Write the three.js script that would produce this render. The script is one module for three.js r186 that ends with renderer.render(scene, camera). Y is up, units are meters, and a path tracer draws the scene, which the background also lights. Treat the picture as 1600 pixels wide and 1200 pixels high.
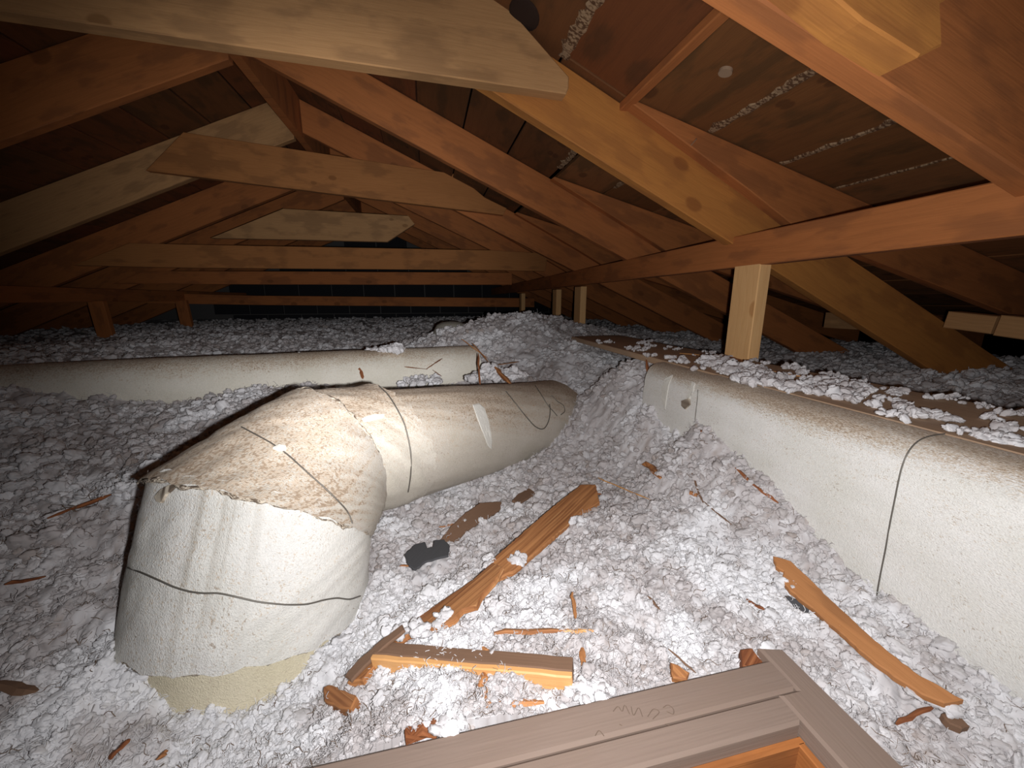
import * as THREE from 'three';
import { mergeVertices, mergeGeometries } from 'three/addons/utils/BufferGeometryUtils.js';

// ------------------------------------------------------------------ camera, light, exposure
// Everything below is written relative to the camera (x right along the rafters, -z along the ridge); LIFT puts the ceiling boards at y = 0.
const LIFT = 0.70, F = 605, HY = 466, VPX = 665;
const PITCH = Math.atan((600 - HY) / F), YAW = Math.atan((800 - VPX) * Math.cos(PITCH) / F);
const scene = new THREE.Scene();
scene.background = new THREE.Color(0x000000);
const camera = new THREE.PerspectiveCamera(2 * Math.atan(600 / F) * 180 / Math.PI, 4 / 3, 0.02, 60);
camera.rotation.set(-PITCH, -YAW, 0, 'YXZ');
const renderer = new THREE.WebGLRenderer({ antialias: true });
renderer.toneMapping = THREE.LinearToneMapping;
renderer.toneMappingExposure = 1.1;
renderer.shadowMap.enabled = true;

const V = (x, y, z) => new THREE.Vector3(x, y, z);
function ray(px, py) {                                    // direction through a pixel of the 1600 x 1200 photograph
  const x = (px - 800) / F, y = (600 - py) / F;
  const yy = y * Math.cos(PITCH) - Math.sin(PITCH), fw = Math.cos(PITCH) + y * Math.sin(PITCH);
  return V(x * Math.cos(YAW) + fw * Math.sin(YAW), yy, -(fw * Math.cos(YAW) - x * Math.sin(YAW)));
}
const onZ = (px, py, z) => { const r = ray(px, py); return r.multiplyScalar(z / r.z); };
const onX = (px, py, x) => { const r = ray(px, py); return r.multiplyScalar(x / r.x); };
const onY = (px, py, y) => { const r = ray(px, py); return r.multiplyScalar(y / r.y); };

// the phone's flash, three centimetres to the right of the lens: a wide beam, plus a hotter core added off-axis to lift the far left
const FLASH = V(0.030, -0.014, 0.004);
function beam(intensity, angle, penumbra, px, py) {
  const l = new THREE.SpotLight(0xfdfcff, intensity, 0, angle, penumbra, 2);
  l.position.copy(FLASH); l.target.position.copy(FLASH).addScaledVector(ray(px, py).normalize(), 2);
  l.castShadow = true; l.shadow.radius = 0.3; l.shadow.mapSize.set(2048, 2048); l.shadow.camera.near = 0.02;
  l.name = 'flash_beam'; l.target.name = 'flash_aim';
  scene.add(l, l.target);
}
beam(1.82, 1.44, 1, 890, 650);
beam(3.3, 0.54, 1, 520, 430);

// its lamp, a small disc just behind the light
{
  const g = new THREE.CylinderGeometry(.004, .004, .002, 20).rotateX(Math.PI / 2), o = new THREE.Mesh(g, new THREE.MeshStandardMaterial({ color: 0xffffff, emissive: 0xffffff, emissiveIntensity: 2 }));
  o.name = 'flash_lamp'; o.position.copy(FLASH).add(V(-.003, .003, .014)); o.rotation.set(-PITCH, -YAW, 0, 'YXZ'); o.userData = { label: 'small round white flash lamp held beside the camera', category: 'lamp' }; scene.add(o);
}

// ------------------------------------------------------------------ noise
let _s = 12345;
const rnd = () => { _s = (_s * 1664525 + 1013904223) >>> 0; return _s / 4294967296; };
const rr = (a, b) => a + (b - a) * rnd();
const hash = (x, y, z) => { let h = Math.imul(x, 374761393) ^ Math.imul(y, 668265263) ^ Math.imul(z, 2147483647 - 1013); h = Math.imul(h ^ (h >>> 13), 1274126177); h ^= h >>> 16; h = Math.imul(h, 2246822519); return ((h ^ (h >>> 13)) >>> 0) / 4294967296; };
const fade = t => t * t * (3 - 2 * t);
function noise2(x, y, s = 0) {
  const i = Math.floor(x), j = Math.floor(y), u = fade(x - i), v = fade(y - j);
  const a = hash(i, j, s), b = hash(i + 1, j, s), c = hash(i, j + 1, s), d = hash(i + 1, j + 1, s);
  return a + (b - a) * u + (c - a) * v + (a - b - c + d) * u * v;
}
function noise3(x, y, z) {
  const k = Math.floor(z), w = fade(z - k);
  return noise2(x, y, k * 17 + 5) * (1 - w) + noise2(x, y, k * 17 + 22) * w;
}
const fbm = (x, y, s, n = 4) => { let a = 0, w = 0.5, t = 0; for (let i = 0; i < n; i++) { a += w * noise2(x, y, s + i * 31); t += w; w *= 0.5; x *= 2.03; y *= 2.03; } return a / t; };
function worley(x, y, s) {                                 // distance to the nearest jittered point
  const i = Math.floor(x), j = Math.floor(y); let m = 9;
  for (let a = -1; a < 2; a++) for (let b = -1; b < 2; b++) {
    const dx = i + a + hash(i + a, j + b, s) - x, dy = j + b + hash(i + a, j + b, s + 7) - y, d = dx * dx + dy * dy;
    if (d < m) m = d;
  }
  return Math.sqrt(m);
}
const mix = (a, b, t) => a + (b - a) * t, clamp = (x, a = 0, b = 1) => Math.min(b, Math.max(a, x));
const step = (a, b, x) => fade(clamp((x - a) / (b - a)));

// ------------------------------------------------------------------ textures and materials
function tex(w, h, f, srgb = true) {
  const d = new Uint8Array(w * h * 4);
  for (let y = 0; y < h; y++) for (let x = 0; x < w; x++) {
    const c = f(x / w, y / h, x, y), o = (y * w + x) * 4;
    d[o] = clamp(c[0], 0, 255); d[o + 1] = clamp(c[1], 0, 255); d[o + 2] = clamp(c[2], 0, 255); d[o + 3] = 255;
  }
  const t = new THREE.DataTexture(d, w, h); t.wrapS = t.wrapT = THREE.MirroredRepeatWrapping; t.magFilter = THREE.LinearFilter; t.minFilter = THREE.LinearMipmapLinearFilter; t.generateMipmaps = true;
  if (srgb) t.colorSpace = THREE.SRGBColorSpace;
  t.needsUpdate = true; return t;
}
// wood: u runs 0.30 m across the grain, v 1.2 m along it
function woodTex(seed, light, dark, { ring = 16, knots = 3, stain = 0, stainC = [60, 48, 40] } = {}) {
  const K = []; for (let i = 0; i < knots; i++) K.push([hash(i, seed, 1), hash(i, seed, 2), 0.010 + 0.012 * hash(i, seed, 3)]);
  const W = 512, H = 1024;
  const per = (x, p) => Math.sin(x * 2 * Math.PI * p);
  return tex(W, H, (u, v) => {
    let x = u, y = v, kk = 0;
    for (const [a, b, r] of K) {
      let dx = (u - a) * 0.30, dy = (v - b) * 1.2; if (dx > .15) dx -= .3; if (dx < -.15) dx += .3; if (dy > .6) dy -= 1.2; if (dy < -.6) dy += 1.2;
      const d = Math.sqrt(dx * dx + dy * dy * 0.35); kk = Math.max(kk, 1 - step(r * 0.6, r, d));
      x += (dx > 0 ? 1 : -1) * 0.06 * Math.exp(-(d * d) / (r * r * 6));
    }
    const wob = 0.05 * per(v + 0.13 * seed, 1) + 0.02 * per(v * 1 + u, 3) + 0.05 * (fbm(u * 3, v * 4, seed, 3) - 0.5);
    const g = (x + wob) * ring, fr = g - Math.floor(g);
    const late = Math.pow(fr, 3) * 0.55;
    const fine = noise2(u * 230, v * 22, seed + 3) * 0.6 + noise2(u * 420, v * 60, seed + 4) * 0.4;
    let t = 0.30 * late + 0.34 * (fine - 0.35) + 0.36 * (fbm(u * 5, v * 6, seed + 9, 4) - 0.35);
    t = clamp(t + kk * 0.8);
    let c = [0, 1, 2].map(i => mix(light[i], dark[i], t));
    if (stain) { const s = stain * step(0.5, 0.68, fbm(u * 6, v * 9, seed + 40, 5)); c = c.map((q, i) => mix(q, stainC[i], s)); }
    return c;
  });
}
const woodBump = tex(512, 512, (u, v) => { const q = 128 + 110 * (noise2(u * 150, v * 18, 5) * 0.6 + noise2(u * 300, v * 40, 6) * 0.4 - 0.5); return [q, q, q]; }, false);
function roughTex(seed, light, dark) {                      // broken faces: long coarse streaks with torn pale fibres
  return tex(512, 1024, (u, v) => {
    const w = u + .02 * (fbm(u * 4, v * 5, seed, 3) - .5), a = noise2(w * 90, v * 7, seed + 1) * .5 + noise2(w * 210, v * 16, seed + 2) * .3 + noise2(w * 420, v * 40, seed + 3) * .2, b = fbm(u * 7, v * 12, seed + 4, 4);
    const t = clamp(1.7 * (a - .28) * .8 + .6 * (b - .4)), f = step(.80, .9, noise2(w * 260, v * 12, seed + 6)) * step(.45, .6, b);
    return [0, 1, 2].map(i => mix(mix(light[i], dark[i], t), [226, 190, 140][i], f * .6));
  });
}
const T = {
  pale: woodTex(83, [186, 156, 126], [150, 120, 92], { ring: 14, knots: 1, stain: .5, stainC: [168, 142, 118] }),
  rough: roughTex(71, [206, 154, 104], [128, 82, 48]),
  fir: woodTex(11, [200, 134, 64], [160, 100, 46], { ring: 13, knots: 3, stain: 0.3, stainC: [140, 86, 44] }),
  red: woodTex(23, [188, 116, 62], [144, 86, 42], { ring: 15, knots: 3, stain: 0.35, stainC: [118, 72, 42] }),
  grey: woodTex(37, [196, 150, 100], [156, 114, 70], { ring: 22, knots: 2, stain: 0.4, stainC: [132, 98, 64] }),
  sheath: woodTex(41, [152, 100, 56], [112, 70, 36], { ring: 9, knots: 4, stain: 0.5, stainC: [92, 68, 38] }),
  fresh: woodTex(53, [238, 190, 130], [206, 150, 92], { ring: 12, knots: 2 }),
  dusty: woodTex(61, [136, 117, 104], [118, 101, 89], { ring: 8, knots: 1, stain: 0.5, stainC: [132, 112, 98] }),
};
const wood = (map, color = 0xffffff, rough = 0.82) => new THREE.MeshStandardMaterial({ map, color, roughness: rough, bumpMap: woodBump, bumpScale: 0.0006 });
const M = {
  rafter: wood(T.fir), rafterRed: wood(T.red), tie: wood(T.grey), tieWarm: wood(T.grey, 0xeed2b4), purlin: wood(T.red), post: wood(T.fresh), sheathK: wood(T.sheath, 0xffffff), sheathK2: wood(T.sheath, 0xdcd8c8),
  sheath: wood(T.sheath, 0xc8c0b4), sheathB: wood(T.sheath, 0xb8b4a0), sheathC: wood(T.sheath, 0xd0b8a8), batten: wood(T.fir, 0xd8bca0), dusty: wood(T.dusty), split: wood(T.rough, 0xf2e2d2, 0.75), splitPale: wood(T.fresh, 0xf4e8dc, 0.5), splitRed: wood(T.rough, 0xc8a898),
  old: wood(T.dusty, 0xe8d0b8), plank: wood(T.pale), longBoard: wood(T.grey, 0xf4dccc), shaft: wood(T.grey, 0xe4bc94),
  tar: new THREE.MeshStandardMaterial({ color: 0x4a4a4c, roughness: 0.95, bumpMap: woodBump, bumpScale: 0.0006 }),
  wire: new THREE.MeshStandardMaterial({ color: 0x77726a, roughness: 0.55, metalness: 0.6 }),
  nail: new THREE.MeshStandardMaterial({ color: 0xd8d4cc, roughness: 0.3, metalness: 0.9 }),
  knot: new THREE.MeshStandardMaterial({ color: 0x2c1a10, roughness: 0.9 }), plug: new THREE.MeshStandardMaterial({ color: 0xa58a70, roughness: 0.9 }),
  flake: new THREE.MeshStandardMaterial({ color: 0xffffff, map: tex(256, 256, (u, v) => { const k = step(.42, .58, fbm(u * 40, v * 70, 77, 4)), q = noise2(u * 130, v * 130, 78); return [mix(96, 168, k) + 26 * (q - .5), mix(66, 140, k) + 24 * (q - .5), mix(42, 108, k) + 20 * (q - .5)]; }), roughness: 0.95, bumpMap: woodBump, bumpScale: 0.002, side: THREE.DoubleSide }),
  board: new THREE.MeshStandardMaterial({ color: 0xb8b0a4, roughness: 0.95 }),
  block: new THREE.MeshStandardMaterial({ color: 0x2e2e32, roughness: 0.95, bumpMap: woodBump, bumpScale: 0.003 }), mortar: new THREE.MeshStandardMaterial({ color: 0x6a6866, roughness: 1 }),
};

// ------------------------------------------------------------------ scene helpers
const used = {};
function numbered(n) { used[n] = (used[n] ?? -1) + 1; return used[n] ? `${n}_${String(used[n]).padStart(3, '0')}` : n; }
function mesh(name, geo, m, parent) { const o = new THREE.Mesh(geo, m); o.name = name; o.castShadow = o.receiveShadow = true; if (parent) parent.add(o); return o; }
function info(o, label, category, group) { o.userData = { label, category }; if (group) o.userData.group = group; return o; }
function one(name, geo, m, label, category, group) {        // a thing that is one mesh
  geo.computeBoundingBox(); const b = geo.boundingBox, p = V((b.min.x + b.max.x) / 2, b.min.y, (b.min.z + b.max.z) / 2);
  geo.translate(-p.x, -p.y, -p.z);
  const o = mesh(numbered(name), geo, m); o.position.copy(p); scene.add(o); return info(o, label, category, group);
}
function thing(name, label, category, group) { const o = new THREE.Group(); o.name = numbered(name); scene.add(o); return info(o, label, category, group); }
function settle(g) {                                        // move a thing's origin to its base
  const b = new THREE.Box3().setFromObject(g), p = V((b.min.x + b.max.x) / 2, b.min.y, (b.min.z + b.max.z) / 2);
  for (const c of g.children) c.position.sub(p);
  g.position.copy(p); return g;
}
const structure = o => { o.userData.kind = 'structure'; return o; };

// ------------------------------------------------------------------ timber geometry
// A flat polygon (2-D, axes e1, e2 from origin o) given a thickness along n, with small chamfers; u across, v along the grain direction.
function slab(pts, o, e1, e2, n, thick, grain = 0, cham = 0.0025, uo = [rnd(), rnd()]) {
  let area = 0; pts.forEach((p, i) => { const q = pts[(i + 1) % pts.length]; area += p[0] * q[1] - q[0] * p[1]; });
  if (area < 0) pts = pts.slice().reverse();
  const N = pts.length, inset = [];
  for (let i = 0; i < N; i++) {
    const a = pts[(i + N - 1) % N], b = pts[i], c = pts[(i + 1) % N];
    let d1 = [b[0] - a[0], b[1] - a[1]], d2 = [c[0] - b[0], c[1] - b[1]]; const l1 = Math.hypot(...d1), l2 = Math.hypot(...d2);
    const n1 = [-d1[1] / l1, d1[0] / l1], n2 = [-d2[1] / l2, d2[0] / l2]; let m = [n1[0] + n2[0], n1[1] + n2[1]]; const q = Math.max(0.5, m[0] * m[0] + m[1] * m[1]);
    const k = Math.min(cham, l1 * 0.3, l2 * 0.3); inset.push([b[0] + 2 * m[0] / q * k, b[1] + 2 * m[1] / q * k]);
  }
  const pos = [], uv = [], idx = [], cg = Math.cos(grain), sg = Math.sin(grain), S = [1 / 0.30, 1 / 1.2];
  const put = (p, h, side) => {
    const w = o.clone().addScaledVector(e1, p[0]).addScaledVector(e2, p[1]).addScaledVector(n, h); pos.push(w.x, w.y, w.z);
    const along = p[0] * cg + p[1] * sg, across = -p[0] * sg + p[1] * cg;
    uv.push(((side ? h + across * 0.2 : across) * S[0] + uo[0]), along * S[1] + uo[1]); return pos.length / 3 - 1;
  };
  const c = Math.min(cham, thick * 0.3);
  const tri = THREE.ShapeUtils.triangulateShape(inset.map(p => new THREE.Vector2(...p)), []);
  for (const [h, flip] of [[0, true], [thick, false]]) {
    const ids = inset.map(p => put(p, h, false));
    for (const t of tri) idx.push(...(flip ? [ids[t[0]], ids[t[2]], ids[t[1]]] : t.map(i => ids[i])));
  }
  const band = (A, hA, B, hB) => { for (let i = 0; i < N; i++) { const j = (i + 1) % N; const a = put(A[i], hA, true), b = put(A[j], hA, true), d = put(B[i], hB, true), e = put(B[j], hB, true); idx.push(a, b, e, a, e, d); } };
  band(inset, 0, pts, c); band(pts, c, pts, thick - c); band(pts, thick - c, inset, thick);
  const g = new THREE.BufferGeometry(); g.setAttribute('position', new THREE.Float32BufferAttribute(pos, 3)); g.setAttribute('uv', new THREE.Float32BufferAttribute(uv, 2)); g.setIndex(idx);
  const cr = e1.clone().cross(e2); if (cr.dot(n) < 0) { for (let i = 0; i < idx.length; i += 3) [idx[i], idx[i + 1]] = [idx[i + 1], idx[i]]; g.setIndex(idx); }
  const f = g.toNonIndexed(); f.computeVertexNormals(); return f;
}
const EX = V(1, 0, 0), EY = V(0, 1, 0), EZ = V(0, 0, 1);
// upright timber across the attic: outline in x, y; z front (towards camera) and thickness going back
const frameZ = (pts, zFront, thick, grain) => slab(pts, V(0, 0, zFront - thick), EX, EY, EZ, thick, grain);
const frameZpx = (px, zFront, thick, grain, xl = -9) => {
  const P = px.map(p => { const q = onZ(p[0], p[1], zFront); return [q.x, q.y]; }), y0 = Math.min(...P.map(p => p[1]));
  return frameZ(P.map(p => [Math.max(p[0], xl + (p[1] - y0) / .44), p[1]]), zFront, thick, grain);   // left ends cut to the roof slope
};
// a bar from A to B: w along side, h along up
function bar(A, B, w, h, up = EY, cham = 0.0025) {
  const d = B.clone().sub(A), L = d.length(); d.normalize();
  const s = d.clone().cross(up).normalize(), u = s.clone().cross(d).normalize();
  return slab([[0, -h / 2], [L, -h / 2], [L, h / 2], [0, h / 2]], A.clone().addScaledVector(s, -w / 2), d, u, s, w, 0, cham);
}

// ------------------------------------------------------------------ the lie of the insulation: a smooth sheet through measured points
const CP = [];                                              // x, y, z
const cp = (x, y, z) => CP.push([x, y, z]), cpz = (px, py, z) => { const p = onZ(px, py, z); cp(p.x, p.y, p.z); }, cpx = (px, py, x) => { const p = onX(px, py, x); cp(p.x, p.y, p.z); };
for (const [x, y, z] of [[-1.4, -.41, .1], [-.8, -.42, -.1], [-.4, -.44, .05], [0, -.455, -.1], [-.1, -.445, -.33], [.15, -.445, -.34], [.33, -.445, -.36], [.43, -.45, -.3], [.46, -.455, -.2], [.5, -.465, 0], [.6, -.465, -.1], [.0, -.445, -.45], [.2, -.44, -.5], [.4, -.435, -.5], [.3, -.44, -.65], [.12, -.47, -.7], [-.02, -.46, -.62], [-.1, -.465, -.5], [-.1, -.47, -.40], [-.33, -.465, -.40], [-.42, -.43, -.5], [-.6, -.42, -.45], [-.5, -.36, -.72], [-.8, -.38, -.7], [-1.2, -.36, -.6], [-.35, -.36, -.9], [-.7, -.35, -1.1], [-1.1, -.29, -1.15], [-1.6, -.24, -1.1], [-2.2, -.25, -1.0], [-2.4, -.25, -1.6], [-.2, -.40, -1.15], [0, -.40, -1.3], [.2, -.38, -1.45], [.25, -.48, -.95],
  [-1, -.3, -1.9], [-.3, -.32, -1.95], [-1, -.26, -2.6], [0, -.27, -2.7], [-2.2, -.26, -2.6], [-1, -.26, -4], [-2.5, -.26, -4], [0, -.25, -4.2], [1, -.24, -4.2], [2, -.26, -4], [-1, -.26, -5.6], [1, -.26, -5.6], [2.5, -.3, -2], [1.3, -.3, -1.0], [1.9, -.27, -1.04], [1.3, -.3, -.4], [2.2, -.3, -.4], [1.2, -.26, -2], [1.1, -.24, -2.8], [1.05, -.32, -1.5], [1.02, -.33, -.9], [1.02, -.33, -.2]]) cp(x, y, z);
cp(-.20, -.505, -.44); cp(-.27, -.498, -.45); cp(-.14, -.492, -.47); cp(-.37, -.44, -.48); cp(-.22, -.50, -.40); cpz(160, 995, -.49); cpz(200, 618, -1.46); cpz(300, 630, -1.43); cpz(400, 608, -1.41); cpz(60, 585, -1.52); cpz(120, 600, -1.5);
cpx(1280, 872, .60); cpx(1200, 772, .60); cpx(1090, 664, .60); cpx(1400, 970, .60); cpx(1500, 1045, .61);
cpz(935, 610, -1.3); cpz(900, 548, -1.6); cpz(960, 578, -1.2); cpz(1000, 572, -1.12); cpz(1010, 650, -.93); cpz(962, 640, -1.06); cpz(1050, 690, -.85); cpz(940, 700, -1.02); cpz(1000, 725, -.85); cpz(880, 712, -1.02); cpz(1040, 790, -.66);
cpz(750, 508, -2.0); cpz(800, 497, -2.05); cpz(860, 497, -2.05); cpz(890, 513, -1.95); cpz(800, 545, -1.72); cpz(850, 545, -1.7); cpz(940, 528, -1.95);
const TPS = (() => {
  const n = CP.length, N = n + 3, A = Array.from({ length: N }, () => new Float64Array(N + 1)), U = r2 => r2 < 1e-12 ? 0 : 0.5 * r2 * Math.log(r2);
  for (let i = 0; i < n; i++) {
    for (let j = 0; j < n; j++) A[i][j] = U((CP[i][0] - CP[j][0]) ** 2 + (CP[i][2] - CP[j][2]) ** 2) + (i === j ? 0.0015 : 0);
    A[i][n] = A[n][i] = 1; A[i][n + 1] = A[n + 1][i] = CP[i][0]; A[i][n + 2] = A[n + 2][i] = CP[i][2]; A[i][N] = CP[i][1];
  }
  for (let i = 0; i < N; i++) {
    let p = i; for (let k = i + 1; k < N; k++) if (Math.abs(A[k][i]) > Math.abs(A[p][i])) p = k; [A[i], A[p]] = [A[p], A[i]];
    for (let k = i + 1; k < N; k++) { const q = A[k][i] / A[i][i]; if (q) for (let c = i; c <= N; c++) A[k][c] -= q * A[i][c]; }
  }
  const w = new Float64Array(N); for (let i = N - 1; i >= 0; i--) { let s = A[i][N]; for (let c = i + 1; c < N; c++) s -= A[i][c] * w[c]; w[i] = s / A[i][i]; }
  return (x, z) => { let s = w[n] + w[n + 1] * x + w[n + 2] * z; for (let i = 0; i < n; i++) { const r2 = (CP[i][0] - x) ** 2 + (CP[i][2] - z) ** 2; if (r2 > 1e-12) s += w[i] * 0.5 * r2 * Math.log(r2); } return s; };
})();
const HATCH = { x0: -0.40, x1: 0.425, z0: -0.318, z1: 0.45 };
function ground(x, z) {
  let y = clamp(TPS(x, z), -0.62, -0.08);
  if (x > HATCH.x0 - .01 && x < HATCH.x1 + .008 && z > HATCH.z0 - .006 && z < HATCH.z1 + .02) y = Math.min(y, -0.462);
  if (x > .69 && x < .93 && z > -.93) y = Math.min(y, -.2);
  return y;
}
function onGround(px, py, lift = 0) {                       // where the line of sight through a pixel meets the insulation
  const r = ray(px, py).normalize(); let t = 0.2, p = V(0, 0, 0);
  for (let i = 0; i < 900; i++, t += 0.005) { p.copy(r).multiplyScalar(t); if (p.y < ground(p.x, p.z) + lift) return p; }
  return p;
}

// ------------------------------------------------------------------ the setting: roof boards, floor, gables
const roofR = x => 0.72 - 0.44 * x, roofK = x => 0.622 - 0.256 * x, roofL = x => 0.995 + 0.44 * (x + 0.595);
const ceiling = new THREE.Group(); ceiling.name = 'ceiling'; structure(ceiling); scene.add(ceiling);
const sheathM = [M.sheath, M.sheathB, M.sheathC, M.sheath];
function plankRun(xA, yA, xB, yB, zs, gap = 0.006) {         // boards between two roof lines, cut at zs, standing on the rafters' backs
  const A = V(xA, yA, 0), d = V(xB - xA, yB - yA, 0), w = d.length() - gap; d.normalize(); let n = V(-d.y, d.x, 0); if (n.y < 0) n.negate();
  const out = [];
  for (let i = 0; i + 1 < zs.length; i++) {
    const z0 = zs[i] - 0.0015, z1 = zs[i + 1] + 0.0015;
    const o = A.clone().addScaledVector(d, gap / 2); o.z = z1; o.addScaledVector(n, 0.0015 * hash(i, Math.round(xA * 1000), 4));
    out.push(mesh('plank', slab([[0, 0], [w, 0], [w, z0 - z1], [0, z0 - z1]], o, d, EZ, n, 0.019, Math.PI / 2, 0.002), (xA > .5 ? [M.sheathK, M.sheathK2, M.sheathK] : sheathM)[Math.floor(rnd() * 3)], ceiling));  // overlay boards take lighter tints to make up for the weaker flash there
  }
  return out;
}
const cuts = i => i % 2 ? [1.0, -1.02, -3.62, -5.7] : [1.0, -1.70, -4.24, -5.7];
const xsR = [-.575, -.37, -.18, .0, .172, .348, .528], xsK = [.545, .753, .994, 1.197, 1.43, 1.66, 1.89, 2.12, 2.35, 2.58, 2.81, 3.04, 3.27];
const planks = {};
for (let i = 0; i + 1 < xsR.length; i++) planks['R' + i] = plankRun(xsR[i], roofR(xsR[i]), xsR[i + 1], roofR(xsR[i + 1]), cuts(i));
for (let i = 0; i + 1 < xsK.length; i++) planks['K' + i] = plankRun(xsK[i], roofK(xsK[i]), xsK[i + 1], roofK(xsK[i + 1]), cuts(i + 1));
for (let i = 0; i < 17; i++) { const a = -.607 - i * .185, b = a - .185; plankRun(a, roofL(a), b, roofL(b), cuts(i)); }
// torn, pale edges along some joints
function tornEdge(xj, roof, z0, z1, w, seed, side = 1) {
  const n = Math.round((z0 - z1) / 0.012), pos = [], uv = [], idx = [];
  for (let i = 0; i <= n; i++) {
    const z = mix(z0, z1, i / n), a = w * (0.1 + 0.9 * noise2(i * 0.8, 1, seed)) * (0.5 + 0.5 * noise2(i * 2.3, 2, seed)), c = w * (0.35 + 0.25 * noise2(i * 0.6, 3, seed)), h = 0.0012 + 0.0018 * noise2(i * .6, 5, seed);
    for (const [dx, dy] of [[-a, 0.001], [-a * .6, -h], [c * .6, -h * .8], [c, 0.001]]) { const x = xj + dx * side; pos.push(x, roof(x) + dy, z); uv.push(dx * 4, z * 4); }
    if (i) for (let k = 0; k < 3; k++) { const q = i * 4 + k; idx.push(q - 4, q, q + 1, q - 4, q + 1, q - 3); }
  }
  const g = new THREE.BufferGeometry(); g.setAttribute('position', new THREE.Float32BufferAttribute(pos, 3)); g.setAttribute('uv', new THREE.Float32BufferAttribute(uv, 2)); g.setIndex(idx); const f = g.toNonIndexed(); f.computeVertexNormals(); return f;
}
mesh('torn_edge', tornEdge(.753, roofK, -.43, -1.004, .027, 3), M.flake, planks.K0[0]);
mesh('torn_edge', tornEdge(.994, roofK, -.43, -1.004, .018, 8), M.flake, planks.K1[0]);
mesh('torn_edge', tornEdge(1.197, roofK, -.43, -1.004, .009, 12), M.flake, planks.K2[0]);
mesh('torn_edge', tornEdge(.348, roofR, -.5, -1.03, .030, 17), M.flake, planks.R4[0]);
mesh('torn_edge', tornEdge(.753, roofK, -1.43, -1.55, .022, 21), M.flake, planks.K0[0]);
mesh('torn_edge', tornEdge(.525, roofR, -1.38, -1.56, .02, 27), M.flake, planks.R5[0]);
{
  const kn = new THREE.SphereGeometry(1, 20, 10); kn.scale(.036, .006, .045); kn.rotateZ(-.414); kn.translate(.242, roofR(.242) - .001, -.985); mesh('knot', kn, M.knot, planks.R3[0]);
  const pl = new THREE.CylinderGeometry(.0135, .0135, .008, 20); pl.rotateZ(-.25); pl.translate(.629, roofK(.629) - .002, -.808); mesh('plug', pl, M.plug, planks.K0[0]);
}
const floorG = new THREE.Group(); floorG.name = 'floor'; structure(floorG); scene.add(floorG);
for (const [x0, x1, z0, z1] of [[-3.9, HATCH.x0 + .02, 1.0, -5.75], [HATCH.x1 - .02, 3.4, 1.0, -5.75], [HATCH.x0 + .02, HATCH.x1 - .02, HATCH.z0 + .02, -5.75], [HATCH.x0 + .02, HATCH.x1 - .02, 1.0, HATCH.z1 - .02]])
  mesh('ceiling_panel', slab([[x0, z1], [x1, z1], [x1, z0], [x0, z0]], V(0, -.713, 0), EX, EZ, EY, .013, 0, .001), M.board, floorG);
// concrete block gable far behind, a plain boarded one behind the camera
const wb = new THREE.Group(); wb.name = 'wall_back'; structure(wb); scene.add(wb);
{
  const prof = [[-3.9, -.7], [3.3, -.7], [3.3, roofK(3.3) < -.6 ? -.6 : roofK(3.3)], [.53, roofR(.53)], [-.59, 1.0], [-3.9, roofL(-3.9) < -.6 ? -.6 : roofL(-3.9)]];
  mesh('mortar_bed', frameZ(prof, -5.66, .05, 0), M.mortar, wb);
  const bg = [0, 1, 2].map(() => slab([[0, 0], [.385, 0], [.385, .19], [0, .19]], V(0, 0, 0), EX, EY, EZ, .03, 0, .004));
  for (let r = 0; r < 8; r++) for (let c = 0; c < 12; c++) {
    const x = -2.6 + c * .4 + (r % 2) * .2, y = -.6 + r * .2; if (y + .19 > Math.min(roofL(x), roofL(x + .4), x > .2 ? roofK(x + .4) : roofR(x + .4))) continue;
    const b = mesh('block', bg[(r + c) % 3], M.block, wb); b.position.set(x, y, -5.665 + .004 * hash(r, c, 3));
  }
  const wf = new THREE.Group(); wf.name = 'wall_front'; structure(wf); scene.add(wf);
  mesh('panel', frameZ(prof, 1.05, .04, 0), M.sheath, wf);
}

// ------------------------------------------------------------------ roof timbers
const zR = [-.36, -1.045, -1.68, -2.36, -3.0, -3.62, -4.25, -4.9], SL = Math.atan(-.44), SK = Math.atan(-.256);
const ordR = ['out of the frame above', 'nearest complete bright', 'second', 'third', 'fourth', 'fifth', 'sixth', 'last'];
zR.forEach((z, i) => {
  if (!i) return;
  const t = i === 1 ? -.455 : -.44, c = .567, yb = x => c + t * x, m = [null, M.rafter, M.rafterRed, M.rafterRed, M.rafterRed, M.rafterRed, M.rafterRed, M.rafterRed][i];
  const xe = 2.55, pts = [[-.57, yb(-.57)], [xe, yb(xe)], [xe + .05, roofR(xe + .05) - .002], [.53, roofR(.53) - .002], [-.57, roofR(-.57) - .002]];
  one('rafter', frameZ(pts, z, .038, SL), m, i === 1 ? 'bright orange rafter running down behind the cut end of the nearest grey collar tie' : i === 2 ? 'reddish brown rafter starting at the ridge, crossing in front of the second collar tie' : `right-hand sloping rafter, ${ordR[i]} from the camera, in the dim depth of the attic`, 'rafter');
  // shallower rafter laid on it from the kink outwards
  const z2 = z + .040, tip = .525, px = [[tip, roofK(tip) - .012], [.9, roofR(.9) - .012 * 0 - .03], [1.1, roofK(1.1) - .15], [3.2, roofK(3.2) - .15], [3.2, roofK(3.2) - .002], [tip + .01, roofK(tip + .01) - .002]];
  one('lapped_rafter', frameZ(px, z2, .038, SK), i % 2 ? M.rafterRed : M.rafterRed, i === 1 ? 'dark red tapered rafter lapped onto the bright orange rafter above the post' : i === 2 ? 'tapered rafter lapped onto the reddish rafter, next behind the bright orange one' : `tapered shallow rafter lapped onto the ${ordR[i]} sloping rafter`, 'rafter');
});
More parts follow.
